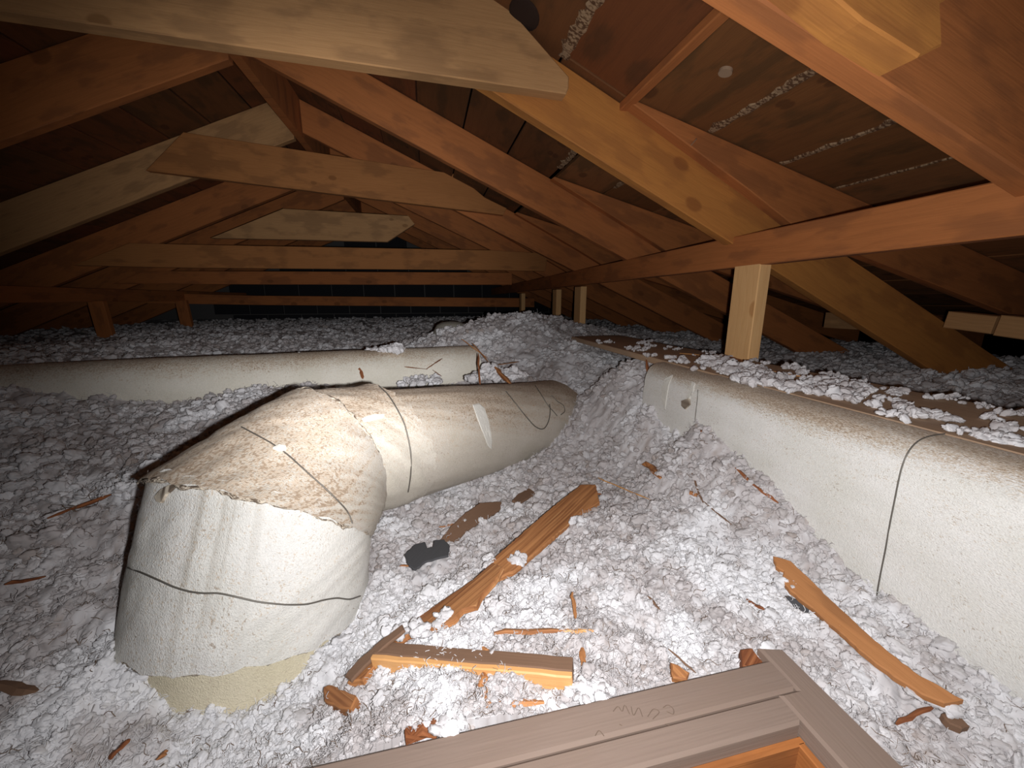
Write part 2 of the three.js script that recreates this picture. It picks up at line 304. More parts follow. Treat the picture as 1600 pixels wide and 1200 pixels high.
// first rafter overhead, upper right: the shallow rafter with a split piece sistered in front of it
{
  const low = [onZ(1090, 0, -.47), onZ(1545, 285, -.47)], t = (low[1].y - low[0].y) / (low[1].x - low[0].x), yb = x => low[0].y + t * (x - low[0].x);
  one('rafter', frameZ([[-.1, yb(-.1)], [1.35, yb(1.35)], [1.35, roofK(1.35) - .002], [.53, roofK(.53) - .002], [-.1, roofR(-.1) - .002]], -.432, .038, Math.atan(t)), M.rafterRed, 'rafter overhead at upper right, its pale underside ending above the long horizontal beam', 'rafter');
  const y2 = x => yb(x) - .004 + .006 * Math.sin(x * 40);
  one('split_sister_board', frameZ([[-.1, y2(-.1)], [.2, y2(.2)], [.35, y2(.35)], [.46, y2(.46)], [.545, y2(.545)], [.575, y2(.575) + .03], [.56, y2(.56) + .06], [.60, y2(.6) + .10], [.60, roofK(.6) - .01], [.53, roofK(.53) - .01], [-.1, roofR(-.1) - .01]], -.388, .043, Math.atan(t)), M.rafter, 'short orange board with a broken end fixed beside the rafter at upper right', 'board');
  one('rafter', frameZ([[-.57, .567 + .44 * .57], [2.5, .567 - .44 * 2.5], [2.55, roofR(2.55)], [.53, roofR(.53) - .002], [-.57, roofR(-.57) - .002]], .24, .038, SL), M.rafterRed, 'rafter over the place where the camera stands', 'rafter');
}
// left slope
const zL = [.24, -.42, -1.045, -1.68, -2.36, -3.0, -3.62, -4.25, -4.9], ordL = ['behind the camera', 'nearest', 'second', 'third, opposite the reddish rafter', 'fourth, pale above the tilted collar tie', 'fifth', 'sixth', 'seventh', 'last'];
zL.forEach((z, i) => {
  const yb = x => .795 + .44 * (x + .595), pts = [[-.612, yb(-.612)], [-3.5, yb(-3.5)], [-3.55, roofL(-3.55) - .002], [-.612, roofL(-.612) - .002]];
  one('rafter', frameZ(pts, z, .038, -SL), [M.rafterRed, M.rafterRed, M.rafterRed, M.rafterRed, M.tie, M.rafterRed, M.rafterRed, M.rafterRed, M.rafterRed][i], `left-hand sloping rafter, ${ordL[i]} counted from the camera`, 'rafter');
});
one('ridge_board', slab([[-.608, .797], [-.572, .797], [-.572, 1.0], [-.608, 1.0]], V(0, 0, -5.65), EX, EY, EZ, 6.6, Math.PI / 2), M.rafterRed, 'dark ridge board running away at the peak of the roof', 'beam');
// collar ties
one('collar_tie', frameZ([[-1.46, .525], [.352, .4775], [.3575, .49], [.3575, .514], [.185, .655], [.17, .665], [-1.24, .70]], -1.003, .038, -.03), M.tie, 'large pale weathered collar tie across the top left with a diagonally cut right end', 'beam');
one('collar_tie', frameZ([[-1.26, .588], [.455, .463], [.475, .50], [.35, .55], [.2, .66], [-1.08, .764]], -2.318, .038, -.073), M.tieWarm, 'warm brown collar tie tilted across the middle of the roof, behind the reddish rafter', 'beam');
one('collar_tie', frameZpx([[120, 366], [440, 374], [605, 378], [648, 350], [638, 337], [425, 325], [120, 316]], -2.955, .038, -.02, -1.32), M.tie, 'dim collar tie between the tilted tie and the level crossbeam', 'beam');
one('crossbeam', frameZpx([[60, 414], [300, 418.5], [770, 422], [852, 424], [856, 396], [770, 391], [300, 382], [60, 376]], -2.90, .038, 0, -2.05), M.tieWarm, 'long level crossbeam with pale face low across the middle distance', 'beam');
one('crossbeam', frameZpx([[120, 443], [430, 444.5], [800, 445], [800, 426], [430, 424], [120, 422]], -3.585, .038, 0, -2.3), M.rafterRed, 'dark crossbeam just beneath the pale level crossbeam, farther back', 'beam');
one('crossbeam', frameZpx([[110, 474], [400, 476.5], [835, 480], [835, 466], [400, 462], [110, 458]], -4.20, .038, 0, -2.6), M.rafterRed, 'lowest thin crossbeam just above the insulation at the far end', 'beam');
// long purlin on the right with its posts, and the plank the near post stands on
one('purlin', slab([[0, -.089], [6.0, -.147], [6.0, -.06], [0, 0]], V(.9, .193, .5), V(0, 0, -1), EY, EX, .038, 0), M.purlin, 'long reddish brown horizontal beam running from the right edge into the distance', 'beam');
one('purlin', bar(V(-2.18, .02, .5), V(-2.18, .02, -5.5), .038, .089), M.rafterRed, 'dark horizontal beam under the left slope of the roof', 'beam');
const postM = (name, z, w, yt, yb, label, lean = 0) => one(name, slab([[0, yb], [w, yb], [w + lean, yt], [lean, yt]], V(.9005, 0, z), V(0, 0, 1), EY, EX, .038, Math.PI / 2), M.post, label, 'post');
postM('post', -1.03, .094, .101, -.178, 'pale fresh wooden post, the largest and nearest, standing on the dusty plank', 0);
postM('post', -2.318, .10, .068, -.26, 'second post from the camera under the long beam, a narrow pale one');
postM('post', -2.75, .085, .06, -.30, 'third post under the long beam, half sunk behind the insulation mound');
postM('post', -3.79, .085, .045, -.30, 'farthest thin post under the long beam');
one('post', bar(V(-2.15, -.02, -3.18), V(-2.13, -.42, -3.18), .089, .038, EZ), M.rafterRed, 'dim leaning post at far left rising from the dark insulation', 'post');
one('post', bar(V(-2.16, -.02, -4.14), V(-2.14, -.42, -4.14), .089, .038, EZ), M.rafterRed, 'fainter post at left behind the leaning one', 'post');
{
  const pts = [], n = 40; for (let i = 0; i <= n; i++) pts.push([.925 + .012 * (noise2(i * .8, 2, 5) - .5), mix(.4, -1.75, i / n)]); pts.push([.672, -1.75], [.676, .4]);
  one('plank', slab(pts, V(0, -.197, 0), EX, EZ, EY, .019, Math.PI / 2, .002), M.plank, 'dusty brown plank with frayed edge along the top of the right-hand duct', 'plank');
}
// nail blocks and wall plate bits beyond the plank at right
one('blocking', bar(onX(1487, 499, 1.75), onX(1563, 508, 1.75), .06, .055), M.tie, 'pale block end in the dark gap at the right edge, left of the two', 'block');
one('blocking', bar(onX(1568, 508, 1.72), onX(1625, 515, 1.72), .06, .062), M.tie, 'pale block end at the right edge, right of the two', 'block');
one('blocking', bar(onX(1293, 500, 1.95), onX(1372, 503, 1.95), .04, .075), M.tie, 'pale block between two dark rafters right of the near post', 'block');
one('nail', new THREE.CylinderGeometry(.0016, .0016, .022, 8).rotateX(1.2).translate(...onZ(1084, 222, -.995).toArray()), M.nail, 'bright nail sticking out of the lapped red rafter', 'nail');
one('batten', slab([[.512, 0], [.538, 0], [.538, .62], [.512, .62]], V(0, roofK(.525) - .014, -1.06), EX, EZ, EY, .02, Math.PI / 2), M.rafterRed, 'narrow brown batten across the roof boards where the roof changes slope', 'batten');

// ------------------------------------------------------------------ ducts
// Skin between rings; f(theta, v) adds to the radius. uv: u around, v along.
function loft(rings, nt, nv, flip = false, closed = true) {
  const pos = [], uv = [], idx = [];
  for (let j = 0; j <= nv; j++) for (let i = 0; i <= nt; i++) {
    const p = rings(i / nt, j / nv); pos.push(p.x, p.y, p.z); uv.push(i / nt, j / nv);
    if (i && j) { const a = (j - 1) * (nt + 1) + i - 1, b = a + 1, c = a + nt + 1, d = c + 1; idx.push(...(flip ? [a, d, b, a, c, d] : [a, b, d, a, d, c])); }
  }
  const g = new THREE.BufferGeometry(); g.setAttribute('position', new THREE.Float32BufferAttribute(pos, 3)); g.setAttribute('uv', new THREE.Float32BufferAttribute(uv, 2)); g.setIndex(idx); g.computeVertexNormals();
  if (closed) { const n = g.attributes.normal; for (let j = 0; j <= nv; j++) { const a = j * (nt + 1), b = a + nt; const q = V(n.getX(a) + n.getX(b), n.getY(a) + n.getY(b), n.getZ(a) + n.getZ(b)).normalize(); n.setXYZ(a, q.x, q.y, q.z); n.setXYZ(b, q.x, q.y, q.z); } }
  return g;
}
// The paper wrap: cream, with brown dust that lies in grains and streaks on what faces up, and optional grey flutes.
function wrapTex(W, H, where, { seed, lenU, lenV, dust = 1, flutes = 0, base = [233, 228, 212], from = .25 }) {
  return tex(W, H, (u, v) => {
    const { n } = where(u, v), a = u * lenU, b = v * lenV;
    const mott = fbm(a * 14, b * 14, seed, 4) - .5, fine = noise2(a * 700, b * 500, seed + 1), weave = noise2(a * 260, b * 900, seed + 2);
    let c = base.map((q, i) => q + 16 * mott * (i === 2 ? 1.3 : 1) + 10 * (fine - .5) + 6 * (weave - .5));
    const lie = clamp((n.y - from) / (1 - from)), patch = fbm(a * 9, b * 5, seed + 5, 5), streak = fbm(a * 60, b * 9, seed + 6, 3);
    const amount = clamp(dust * (lie * (.9 + .35 * step(.35, .62, patch)) + .25 * step(.6, .75, patch) * lie));
    const grain = noise2(a * 820, b * 820, seed + 7) * .46 + noise2(a * 420, b * 400, seed + 8) * .32 + noise2(a * 120, b * 90, seed + 9) * .11 + streak * .11;
    const film = step(.66 - amount * .50, .98 - amount * .50, grain), d = step(1.0 - amount * .46, 1.08 - amount * .44, noise2(a * 460, b * 430, seed + 21) * .75 + patch * .25 + .06);
    c = c.map((q, i) => mix(mix(q, [200, 181, 158][i], film * .85), [152, 128, 104][i], d * .6));
    const sp = noise2(a * 520, b * 520, seed + 12) * .8 + noise2(a * 30, b * 30, seed + 13) * .2; if (sp > .875) c = c.map((q, i) => mix(q, [150, 130, 110][i], .5));
    if (flutes) { const fl = step(.38, .74, noise2(a * flutes + .5 * noise2(a * 9, b * 9, seed), b * 1.2, seed + 14) * .65 + noise2(a * flutes * 2.3, b * 3, seed + 16) * .35) * (.45 + .55 * step(.3, .7, fbm(a * 9, b * 7, seed + 15, 3))) * step(.20, .26, u) * (1 - step(.30, .47, u)); c = c.map((q, i) => mix(q, [150, 142, 128][i], .5 * fl * (.6 + .5 * fine))); }
    return c;
  });
}
const wrapBump = tex(512, 512, (u, v) => { const q = 128 + 90 * (noise2(u * 128, v * 128, 3) - .5) + 90 * (noise2(u * 256, v * 200, 4) - .5) + 60 * (fbm(u * 12, v * 12, 6, 3) - .5); return [q, q, q]; }, false);
function wrapMat(map, ru, rv) { const b = wrapBump.clone(); b.repeat.set(ru, rv); b.needsUpdate = true; return new THREE.MeshStandardMaterial({ map, roughness: .95, bumpMap: b, bumpScale: .0011 }); }
// rings of the elbow (centre, normal, radius), measured from the photograph
const RG = [
  { c: V(-.2771, -.4691, -.5823), n: V(.1192, .9423, -.3129), r: .1508 }, { c: V(-.2510, -.3146, -.6062), n: V(.3145, .7339, -.6021), r: .1566 },
  { c: V(-.1949, -.2939, -.7465), n: V(.625, .2142, -.7506), r: .1379 }, { c: V(.4527, -.4394, -1.3519), n: V(.6776, .0138, -.7353), r: .1345 }];
const pivot = RG[0].n.clone().cross(RG[3].n).normalize();
for (const q of RG) { q.n.normalize(); q.u = pivot.clone().addScaledVector(q.n, -pivot.dot(q.n)).normalize(); q.v = q.n.clone().cross(q.u); }
const ringP = (q, t, extra = 0, along = 0) => { const a = t * 2 * Math.PI; return q.c.clone().addScaledVector(q.u, Math.cos(a) * (q.r + extra)).addScaledVector(q.v, Math.sin(a) * (q.r + extra)).addScaledVector(q.n, along); };
function seg(A, B, { nt = 96, nv = 40, e0 = 0, e1 = 0, lap = .006, seed = 1, bulge = 0, tex: to, rag = .004, fl = 0 }) {
  const f = (u, v) => {
    const k = v, x = bulge * Math.sin(Math.PI * v) + mix(e0, e1, v) + .004 * (noise2(Math.cos(u * 6.283) * 2 + 5, Math.sin(u * 6.283) * 2 + v * 4 + 5, seed) - .5) + .0025 * (noise2(Math.cos(u * 6.283) * 9 + 15, Math.sin(u * 6.283) * 9 + v * 14 + 9, seed + 2) - .5);
    const j = rag * (noise2(Math.cos(u * 6.283) * 12 + 20, Math.sin(u * 6.283) * 12 + 20, seed + 4) - .5) * 2 + rag * .8 * (noise2(Math.cos(u * 6.283) * 34 + 50, Math.sin(u * 6.283) * 34 + 50, seed + 5) - .5);
    const a = ringP(A, u, x, -lap * (1 - 0) + j * (v < .5 ? 1 : 0)), b = ringP(B, u, x, lap + j * (v >= .5 ? 1 : 0)); return a.lerp(b, k);
  };
  const g = loft(f, nt, nv);
  const m = wrapMat(wrapTex(to.W, to.H, (u, v) => { const e = .004, p = f(u, v), n = f(u + e, v).sub(p).cross(f(u, Math.min(1, v + e)).sub(f(u, Math.min(1, v + e) - e))).normalize(); if (n.dot(p.clone().sub(A.c.clone().lerp(B.c, v))) < 0) n.negate(); return { n }; }, to), to.ru, to.rv);
  return [g, m];
}
function tube(pts, r, seg = 64, rad = 6) { return new THREE.TubeGeometry(new THREE.CatmullRomCurve3(pts, false, 'centripetal'), seg, r, rad, false); }
const caster = new THREE.Raycaster();
function hitOn(objs, px, py, off = 0) {
  caster.set(V(0, 0, 0), ray(px, py).normalize()); const h = caster.intersectObjects(objs, false)[0]; if (!h) return null;
  const n = h.face.normal.clone(); if (n.dot(caster.ray.direction) > 0) n.negate(); return h.point.clone().addScaledVector(n, off);
}
function wireOn(objs, px, r, parent, name = 'tie_wire') { const p = px.map(q => hitOn(objs, q[0], q[1], r * 1.1)).filter(Boolean); if (p.length > 1) return mesh(name, tube(p, r, p.length * 6), M.wire, parent); }
function raggedRing(q, r0, seed, m, parent, along = 0, extra = .002, amp = 1, t0 = 0, t1 = 1) {   // frayed paper where two wraps meet
  const n = 260, pos = [], idx = [], uv = [];
  for (let i = 0; i <= n; i++) {
    const t = mix(t0, t1, i / n), k = r0 * (0.25 + 1.4 * Math.pow(noise2(t * 60, 1, seed), 2) + .7 * Math.pow(noise2(t * 170, 2, seed), 3)) * amp, sh = along + .006 * (noise2(t * 40, 4, seed) - .5) + .004 * (noise2(t * 140, 5, seed) - .5);
    for (let j = 0; j < 5; j++) { const a = j / 5 * 2 * Math.PI; const p = ringP(q, t, extra + Math.cos(a) * k * .6, sh + Math.sin(a) * k); pos.push(p.x, p.y, p.z); uv.push(t * 8, j / 5); }
    if (i) for (let j = 0; j < 5; j++) { const a = (i - 1) * 5 + j, b = (i - 1) * 5 + (j + 1) % 5; idx.push(a, b, b + 5, a, b + 5, a + 5); }
  }
  const g = new THREE.BufferGeometry(); g.setAttribute('position', new THREE.Float32BufferAttribute(pos, 3)); g.setAttribute('uv', new THREE.Float32BufferAttribute(uv, 2)); g.setIndex(idx); g.computeVertexNormals();
  return mesh('torn_paper_edge', g, m, parent);
}
const frayM = new THREE.MeshStandardMaterial({ map: tex(256, 64, (u, v) => { const k = fbm(u * 50, v * 6, 3, 3); const g = step(.42, .6, k); return [mix(104, 210, g), mix(90, 198, g), mix(76, 178, g)]; }), roughness: 1 });
const patchM = new THREE.MeshStandardMaterial({ color: 0xdcd9cf, roughness: .95, bumpMap: wrapBump, bumpScale: .0008, side: THREE.DoubleSide });
function patchOn(objs, px, off, parent, m = patchM, name = 'paper_flap') {
  const cx = px.reduce((s, p) => s + p[0], 0) / px.length, cy = px.reduce((s, p) => s + p[1], 0) / px.length, pos = [], uv = [], Q = [];
  px = px.flatMap((p, i) => { const q = px[(i + 1) % px.length], L = Math.hypot(q[0] - p[0], q[1] - p[1]), n = Math.max(1, Math.round(L / 4)); return Array.from({ length: n }, (_, k) => [mix(p[0], q[0], k / n) + (k ? .8 * (rnd() - .5) : 0), mix(p[1], q[1], k / n) + (k ? .8 * (rnd() - .5) : 0)]); });
  for (const f of [0, .35, .7, .93, 1]) { const row = []; for (const [x, y] of px) { const h = hitOn(objs, mix(cx, x, f), mix(cy, y, f), f === 1 ? off * .1 : off); if (!h) return; row.push(h); } Q.push(row); }
  for (let k = 0; k < 4; k++) for (let i = 0; i < px.length; i++) { const j = (i + 1) % px.length; for (const q of [Q[k][i], Q[k + 1][i], Q[k + 1][j], Q[k][i], Q[k + 1][j], Q[k][j]]) { pos.push(q.x, q.y, q.z); uv.push(q.x * 4, q.y * 4); } }
  const g = new THREE.BufferGeometry(); g.setAttribute('position', new THREE.Float32BufferAttribute(pos, 3)); g.setAttribute('uv', new THREE.Float32BufferAttribute(uv, 2)); g.computeVertexNormals(); return mesh(name, g, m, parent);
}
{
  const el = thing('elbow_duct', 'fat cream paper-wrapped elbow duct rising from the insulation and turning away to the right', 'duct');
  const stubRing = { ...RG[0], c: RG[0].c.clone().add(V(-.012, -.20, .015)), r: RG[0].r };
  const [g0, m0] = seg(stubRing, { ...RG[0], r: RG[0].r - .006 }, { seed: 3, nv: 12, rag: 0, e0: -.006, e1: -.006, tex: { W: 512, H: 256, seed: 3, lenU: .94, lenV: .2, dust: .2, base: [222, 212, 184], ru: 6, rv: 1.2 } });
  const stub = mesh('lower_stub', g0, m0, el);
  const [g1, m1] = seg(RG[0], RG[1], { seed: 11, bulge: .003, e0: .005, e1: -.003, tex: { W: 1536, H: 512, seed: 11, lenU: .96, lenV: .17, dust: .45, from: -.1, flutes: 105, base: [224, 222, 214], ru: 7, rv: 1.2 } });
  const lower = mesh('lower_elbow_wrap', g1, m1, el);
  const [g2, m2] = seg(RG[1], RG[2], { seed: 23, bulge: .003, e0: .003, e1: .003, tex: { W: 2048, H: 768, seed: 23, lenU: .92, lenV: .2, dust: 1, from: -.15, base: [208, 201, 188], ru: 7, rv: 1.6 } });
  const upper = mesh('upper_elbow_wrap', g2, m2, el);
  const [g3, m3] = seg({ ...RG[2], r: RG[2].r - .003 }, RG[3], { seed: 31, nv: 80, lap: .01, tex: { W: 1280, H: 2048, seed: 31, lenU: .85, lenV: .9, dust: 1, from: -.15, base: [208, 200, 186], ru: 6, rv: 7 } });
  const run = mesh('straight_wrap', g3, m3, el);
  raggedRing(RG[0], .0022, 2, frayM, el, -.006, .002); raggedRing(RG[1], .0023, 7, frayM, el, -.006, .000); raggedRing(RG[2], .0023, 9, frayM, el, .008, .001);
  el.updateMatrixWorld(true);
  wireOn([lower], [[171, 882], [185, 883], [200, 886], [225, 895], [250, 906], [275, 917], [300, 924], [320, 926], [340, 926], [370, 932], [400, 939], [430, 943], [455, 944], [480, 943], [505, 937], [525, 934], [545, 936], [562, 931]], .00105, el);
  wireOn([upper], [[350, 662], [378, 668], [400, 680], [425, 694], [450, 712], [470, 730], [490, 748], [510, 766], [530, 786], [542, 800], [550, 818], [558, 832]], .0010, el);
  wireOn([run], [[772, 594], [790, 612], [806, 632], [822, 652], [838, 668], [850, 669], [857, 656], [859, 640], [858, 632]], .0015, el);
  wireOn([run], [[836, 603], [846, 618], [856, 634], [866, 645], [870, 650]], .0013, el); wireOn([run], [[861, 618], [870, 627], [880, 634], [882, 642], [876, 648]], .0013, el);
  patchOn([run], [[738, 632], [748, 630], [757, 637], [764, 660], [769, 690], [768, 702], [762, 696], [748, 660]], .0015, el);
  patchOn([run], [[543, 655], [556, 650], [560, 658], [556, 668], [548, 664]], .004, el); patchOn([run], [[562, 656], [580, 650], [600, 649], [598, 655], [578, 660], [566, 663]], .005, el);
  patchOn([upper], [[426, 702], [436, 697], [446, 699], [447, 704], [436, 706]], .004, el, patchM, 'plaster_crumb');
  const cEnd = { ...RG[2], c: RG[2].c.clone().lerp(RG[3].c, .14), n: RG[2].n.clone().lerp(RG[3].n, .5).normalize(), r: mix(RG[2].r, RG[3].r, .14) }; cEnd.u = pivot.clone().addScaledVector(cEnd.n, -pivot.dot(cEnd.n)).normalize(); cEnd.v = cEnd.n.clone().cross(cEnd.u);
  const [g4, m4] = seg(RG[2], cEnd, { seed: 31, nv: 14, lap: .004, e0: .0005, e1: .0015, rag: .007, tex: { W: 1280, H: 256, seed: 37, lenU: .85, lenV: .13, dust: .95, from: -.15, base: [212, 205, 191], ru: 6, rv: 1 } }); const collar = mesh('paper_collar', g4, m4, el); el.updateMatrixWorld(true);
  wireOn([collar, run], [[592, 604], [606, 618], [620, 640], [630, 660], [637, 685], [641, 710], [641, 740], [637, 768]], .0013, el);
  patchOn([lower], [[246, 776], [256, 764], [270, 757], [276, 762], [264, 772], [256, 786], [249, 784]], .004, el, frayM, 'torn_paper_edge');
  settle(el);
}
// straight duct lying across the back left
{
  const d = V(7.41, 0, -.917).normalize(), end = V(.20, -.312, -1.668), A = end.clone().addScaledVector(d, -3.0), nrm = V(-d.z, 0, d.x).negate(), r = .112;
  const g = thing('straight_duct', 'long pale straight duct lying across the back left, half buried in insulation', 'duct');
  const f = (u, v) => { const a = u * 2 * Math.PI, q = r + .004 * (noise2(Math.cos(a) * 2 + 4, v * 30 + Math.sin(a) * 2, 9) - .5); return A.clone().lerp(end, v).addScaledVector(EY, Math.cos(a) * q).addScaledVector(nrm, Math.sin(a) * q); };
  const m = wrapMat(wrapTex(512, 2048, (u, v) => ({ n: V(0, Math.cos(u * 2 * Math.PI), 0) }), { seed: 47, lenU: .7, lenV: 3, dust: .75, from: .3, base: [228, 223, 208] }), 5, 20);
  mesh('paper_wrap', loft(f, 64, 120), m, g);
  const cap = new THREE.CircleGeometry(r, 40); cap.rotateY(Math.PI / 2 - Math.atan2(-d.z, d.x) * -1 - 0); cap.translate(end.x, end.y, end.z); mesh('end_cap', cap, patchM, g);
  g.updateMatrixWorld(true); wireOn([g.children[0]], [[681, 545], [690, 558], [697, 572], [700, 588]], .0014, g);
  settle(g);
}
// big rounded duct along the right
{
  const g = thing('trunk_duct', 'largest smooth white duct with rounded top edge filling the right side of the picture', 'duct');
  const sec = [[.95, -.50], [.95, -.215], [.90, -.200], [.74, -.192], [.69, -.181], [.668, -.1795], [.651, -.1815], [.635, -.187], [.622, -.199], [.6155, -.215], [.6125, -.245], [.611, -.28], [.612, -.317], [.6145, -.358], [.6215, -.42], [.633, -.457], [.652, -.49], [.70, -.53], [.80, -.55], [.90, -.54]].map(p => V(p[0], p[1], 0));
  const cv = new THREE.CatmullRomCurve3(sec, true, 'centripetal');
  const mk = (z0, z1, shrink, nv, seed) => (u, v) => { const p = cv.getPoint(u); const c = V(.79, -.36, 0); p.sub(c).multiplyScalar(1 - shrink).add(c); const k = .003 * (noise2(u * 30, v * (z0 - z1) * 14, seed) - .5); p.x -= k; p.z = mix(z0, z1, v) + (v === 0 || v === 1 ? .005 * (noise2(u * 60, 3, seed) - .5) : 0); return p; };
  const N = u => { const t = cv.getTangent(u); const n = V(-t.y, t.x, 0); const p = cv.getPoint(u).sub(V(.79, -.36, 0)); if (n.dot(p) < 0) n.negate(); return n; };
  const NT = []; for (let i = 0; i <= 1024; i++) NT.push(N(Math.min(.9999, i / 1024)));
  const mat = (seed, len, W, H) => wrapMat(wrapTex(W, H, u => ({ n: NT[Math.round(u * 1024)] }), { seed, lenU: 1.1, lenV: len, dust: 1, from: -.05, base: [232, 230, 223] }), 7, len * 6);
  const f1 = mk(.5, -.785, 0, 60, 5), body = mesh('main_wrap', loft(f1, 160, 60, true), mat(71, 1.28, 1536, 1536), g);
  const f2 = mk(-.775, -1.0, .012, 24, 8), tail = mesh('far_wrap', loft(f2, 160, 24, true), mat(83, .23, 1024, 512), g);
  g.updateMatrixWorld(true);
  wireOn([body], [[1490, 678], [1475, 679], [1455, 682], [1440, 687], [1428, 696], [1418, 710], [1410, 730], [1404, 755], [1398, 785], [1391, 820], [1384, 860], [1376, 900], [1371, 930], [1370, 955], [1374, 970], [1379, 984]], .0009, g);
  wireOn([body], [[1091, 609], [1090, 625], [1088, 642], [1086, 660]], .0009, g);
  patchOn([tail], [[1040, 590], [1052, 585], [1046, 600], [1042, 622], [1040, 640], [1035, 630], [1034, 606]], .002, g); patchOn([tail], [[1066, 626], [1078, 622], [1080, 632], [1072, 640], [1066, 634]], .004, g, frayM, 'torn_paper_edge');
  patchOn([tail, body], [[1082, 596], [1087, 598], [1084, 612], [1078, 624], [1074, 622], [1080, 608]], .003, g);
  settle(g);
}
// small wrapped dome sitting behind the straight duct
{
  const q = onZ(706, 540, -2.15), g = new THREE.LatheGeometry([[0, .145], [.05, .14], [.078, .125], [.095, .095], [.104, .05], [.108, -.02], [.11, -.12]].map(p => new THREE.Vector2(...p)), 40); g.translate(q.x, q.y - .012, q.z);
  one('duct_cap', g, new THREE.MeshStandardMaterial({ color: 0x9c978a, roughness: .95, bumpMap: wrapBump, bumpScale: .002 }), 'rounded grey duct cap dusted with insulation behind the end of the long straight duct', 'duct');
}

// ------------------------------------------------------------------ hatch frame
{
  const y = -.43, H = g => { };
  const g = thing('hatch_frame', 'dusty taupe wooden frame around the attic hatch at the bottom edge', 'hatch');
  const xi = .363, zi = -.246;
  const A = bar(V(-.36, y - .085, -.2945), V(.388, y - .085, -.2945), .037, .17, EY, .003), B = bar(V(-.36, y - .086, -.2605), V(xi, y - .086, -.2605), .029, .17, EY, .003);
  mesh('header_board', A, M.dusty, g); mesh('inner_board', B, M.dusty, g);
  const R = slab([[xi + .001, -.275], [.3885, -.275], [.390, -.330], [.4185, -.322], [.4225, .45], [xi + .001, .45]], V(0, y - .17, 0), EX, EZ, EY, .1705, Math.PI / 2, .003); mesh('side_board', R, M.dusty, g);
  mesh('side_board', bar(V(-.38, y - .085, -.33), V(-.38, y - .085, .45), .04, .17, EY, .003), M.dusty, g); mesh('header_board', bar(V(-.36, y - .085, .43), V(xi, y - .085, .43), .04, .17, EY, .003), M.dusty, g);
  for (const [a, b] of [[V(-.36, y - .17, -.2425), V(xi, y - .17, -.2425)], [V(xi - .004, y - .17, -.24), V(xi - .004, y - .17, .41)]]) mesh('lining_board', bar(a, b, .008, .30, EY, .001), M.shaft, g);
  // faint pencil scrawl on the header
  const ink = new THREE.MeshStandardMaterial({ color: 0x6e5c4e, roughness: 1 });
  const strokes = [[[958, 1112], [966, 1104], [972, 1112], [976, 1102], [984, 1116]], [[986, 1104], [990, 1118], [998, 1106], [1004, 1120]], [[1012, 1120], [1022, 1108], [1030, 1112], [1020, 1124]], [[1036, 1106], [1044, 1102], [1052, 1108], [1052, 1116], [1042, 1112]], [[930, 1150], [936, 1142], [944, 1150]], [[968, 1132], [972, 1134]], [[1040, 1132], [1046, 1133]]];
  for (const s of strokes) mesh('pencil_mark', tube(s.map(p => onY(p[0], p[1], y + .0001)), .0004, 20, 5), ink, g);
  settle(g);
}

// ------------------------------------------------------------------ boards and splinters lying on the insulation
function plane(pts) { // plane through three ground points
  const n = pts[1].clone().sub(pts[0]).cross(pts[2].clone().sub(pts[0])).normalize(); if (n.y < 0) n.negate(); return { p: pts[0], n };
}
const PRESS = [];                                           // outlines of the things that press the insulation down
function pressed(x, z) {
  let lim = 9;
  for (const f of PRESS) {
    if (x < f.b[0] || x > f.b[1] || z < f.b[2] || z > f.b[3]) continue; let c = false;
    for (let i = 0, j = f.P.length - 1; i < f.P.length; j = i++) { const a = f.P[i], b = f.P[j]; if ((a.z > z) !== (b.z > z) && x < (b.x - a.x) * (z - a.z) / (b.z - a.z) + a.x) c = !c; }
    if (c) lim = Math.min(lim, f.pl.p.y - ((x - f.pl.p.x) * f.pl.n.x + (z - f.pl.p.z) * f.pl.n.z) / f.pl.n.y - f.t);
  }
  return lim;
}
function slabPx(px, three, lift, thick, m, cham = .0015) {   // outline on the picture, thrown onto the plane the board lies in
  const pl = plane(three.map(q => onGround(q[0], q[1]).add(V(0, (q[2] ?? 0), 0)))); pl.p.addScaledVector(pl.n, lift);
  const P = px.map(([x, y]) => { const r = ray(x, y); return r.multiplyScalar(pl.p.dot(pl.n) / r.dot(pl.n)); });
  const xs = P.map(p => p.x), zs = P.map(p => p.z); PRESS.push({ P: P.slice(), pl, t: thick * .5 + .001, b: [Math.min(...xs), Math.max(...xs), Math.min(...zs), Math.max(...zs)] });
  const raw = P.slice(); if (cham === .0015) { P.length = 0; raw.forEach((p, i) => { const q = raw[(i + 1) % raw.length], L = p.distanceTo(q), n = Math.max(1, Math.round(L / .006)); for (let k = 0; k < n; k++) { const w = p.clone().lerp(q, k / n); if (k) w.add(V(rr(-1, 1), 0, rr(-1, 1)).multiplyScalar(.0009)).y = pl.p.y - ((w.x - pl.p.x) * pl.n.x + (w.z - pl.p.z) * pl.n.z) / pl.n.y; P.push(w); } }); }
  let far = [0, 0, 0]; for (const a of raw) for (const b of raw) { const l = a.distanceTo(b); if (l > far[0]) far = [l, a, b]; }
  const e1 = far[2].clone().sub(far[1]).normalize(), e2 = pl.n.clone().cross(e1).normalize(), c = P[0].clone();
  return slab(P.map(p => { const d = p.clone().sub(c); return [d.dot(e1), d.dot(e2)]; }), c.clone().addScaledVector(pl.n, -thick), e1, e2, pl.n, thick, 0, cham);
}
const board = (name, px, three, lift, thick, m, label, cat = 'board') => one(name, slabPx(px, three, lift, thick, m), m, label, cat);
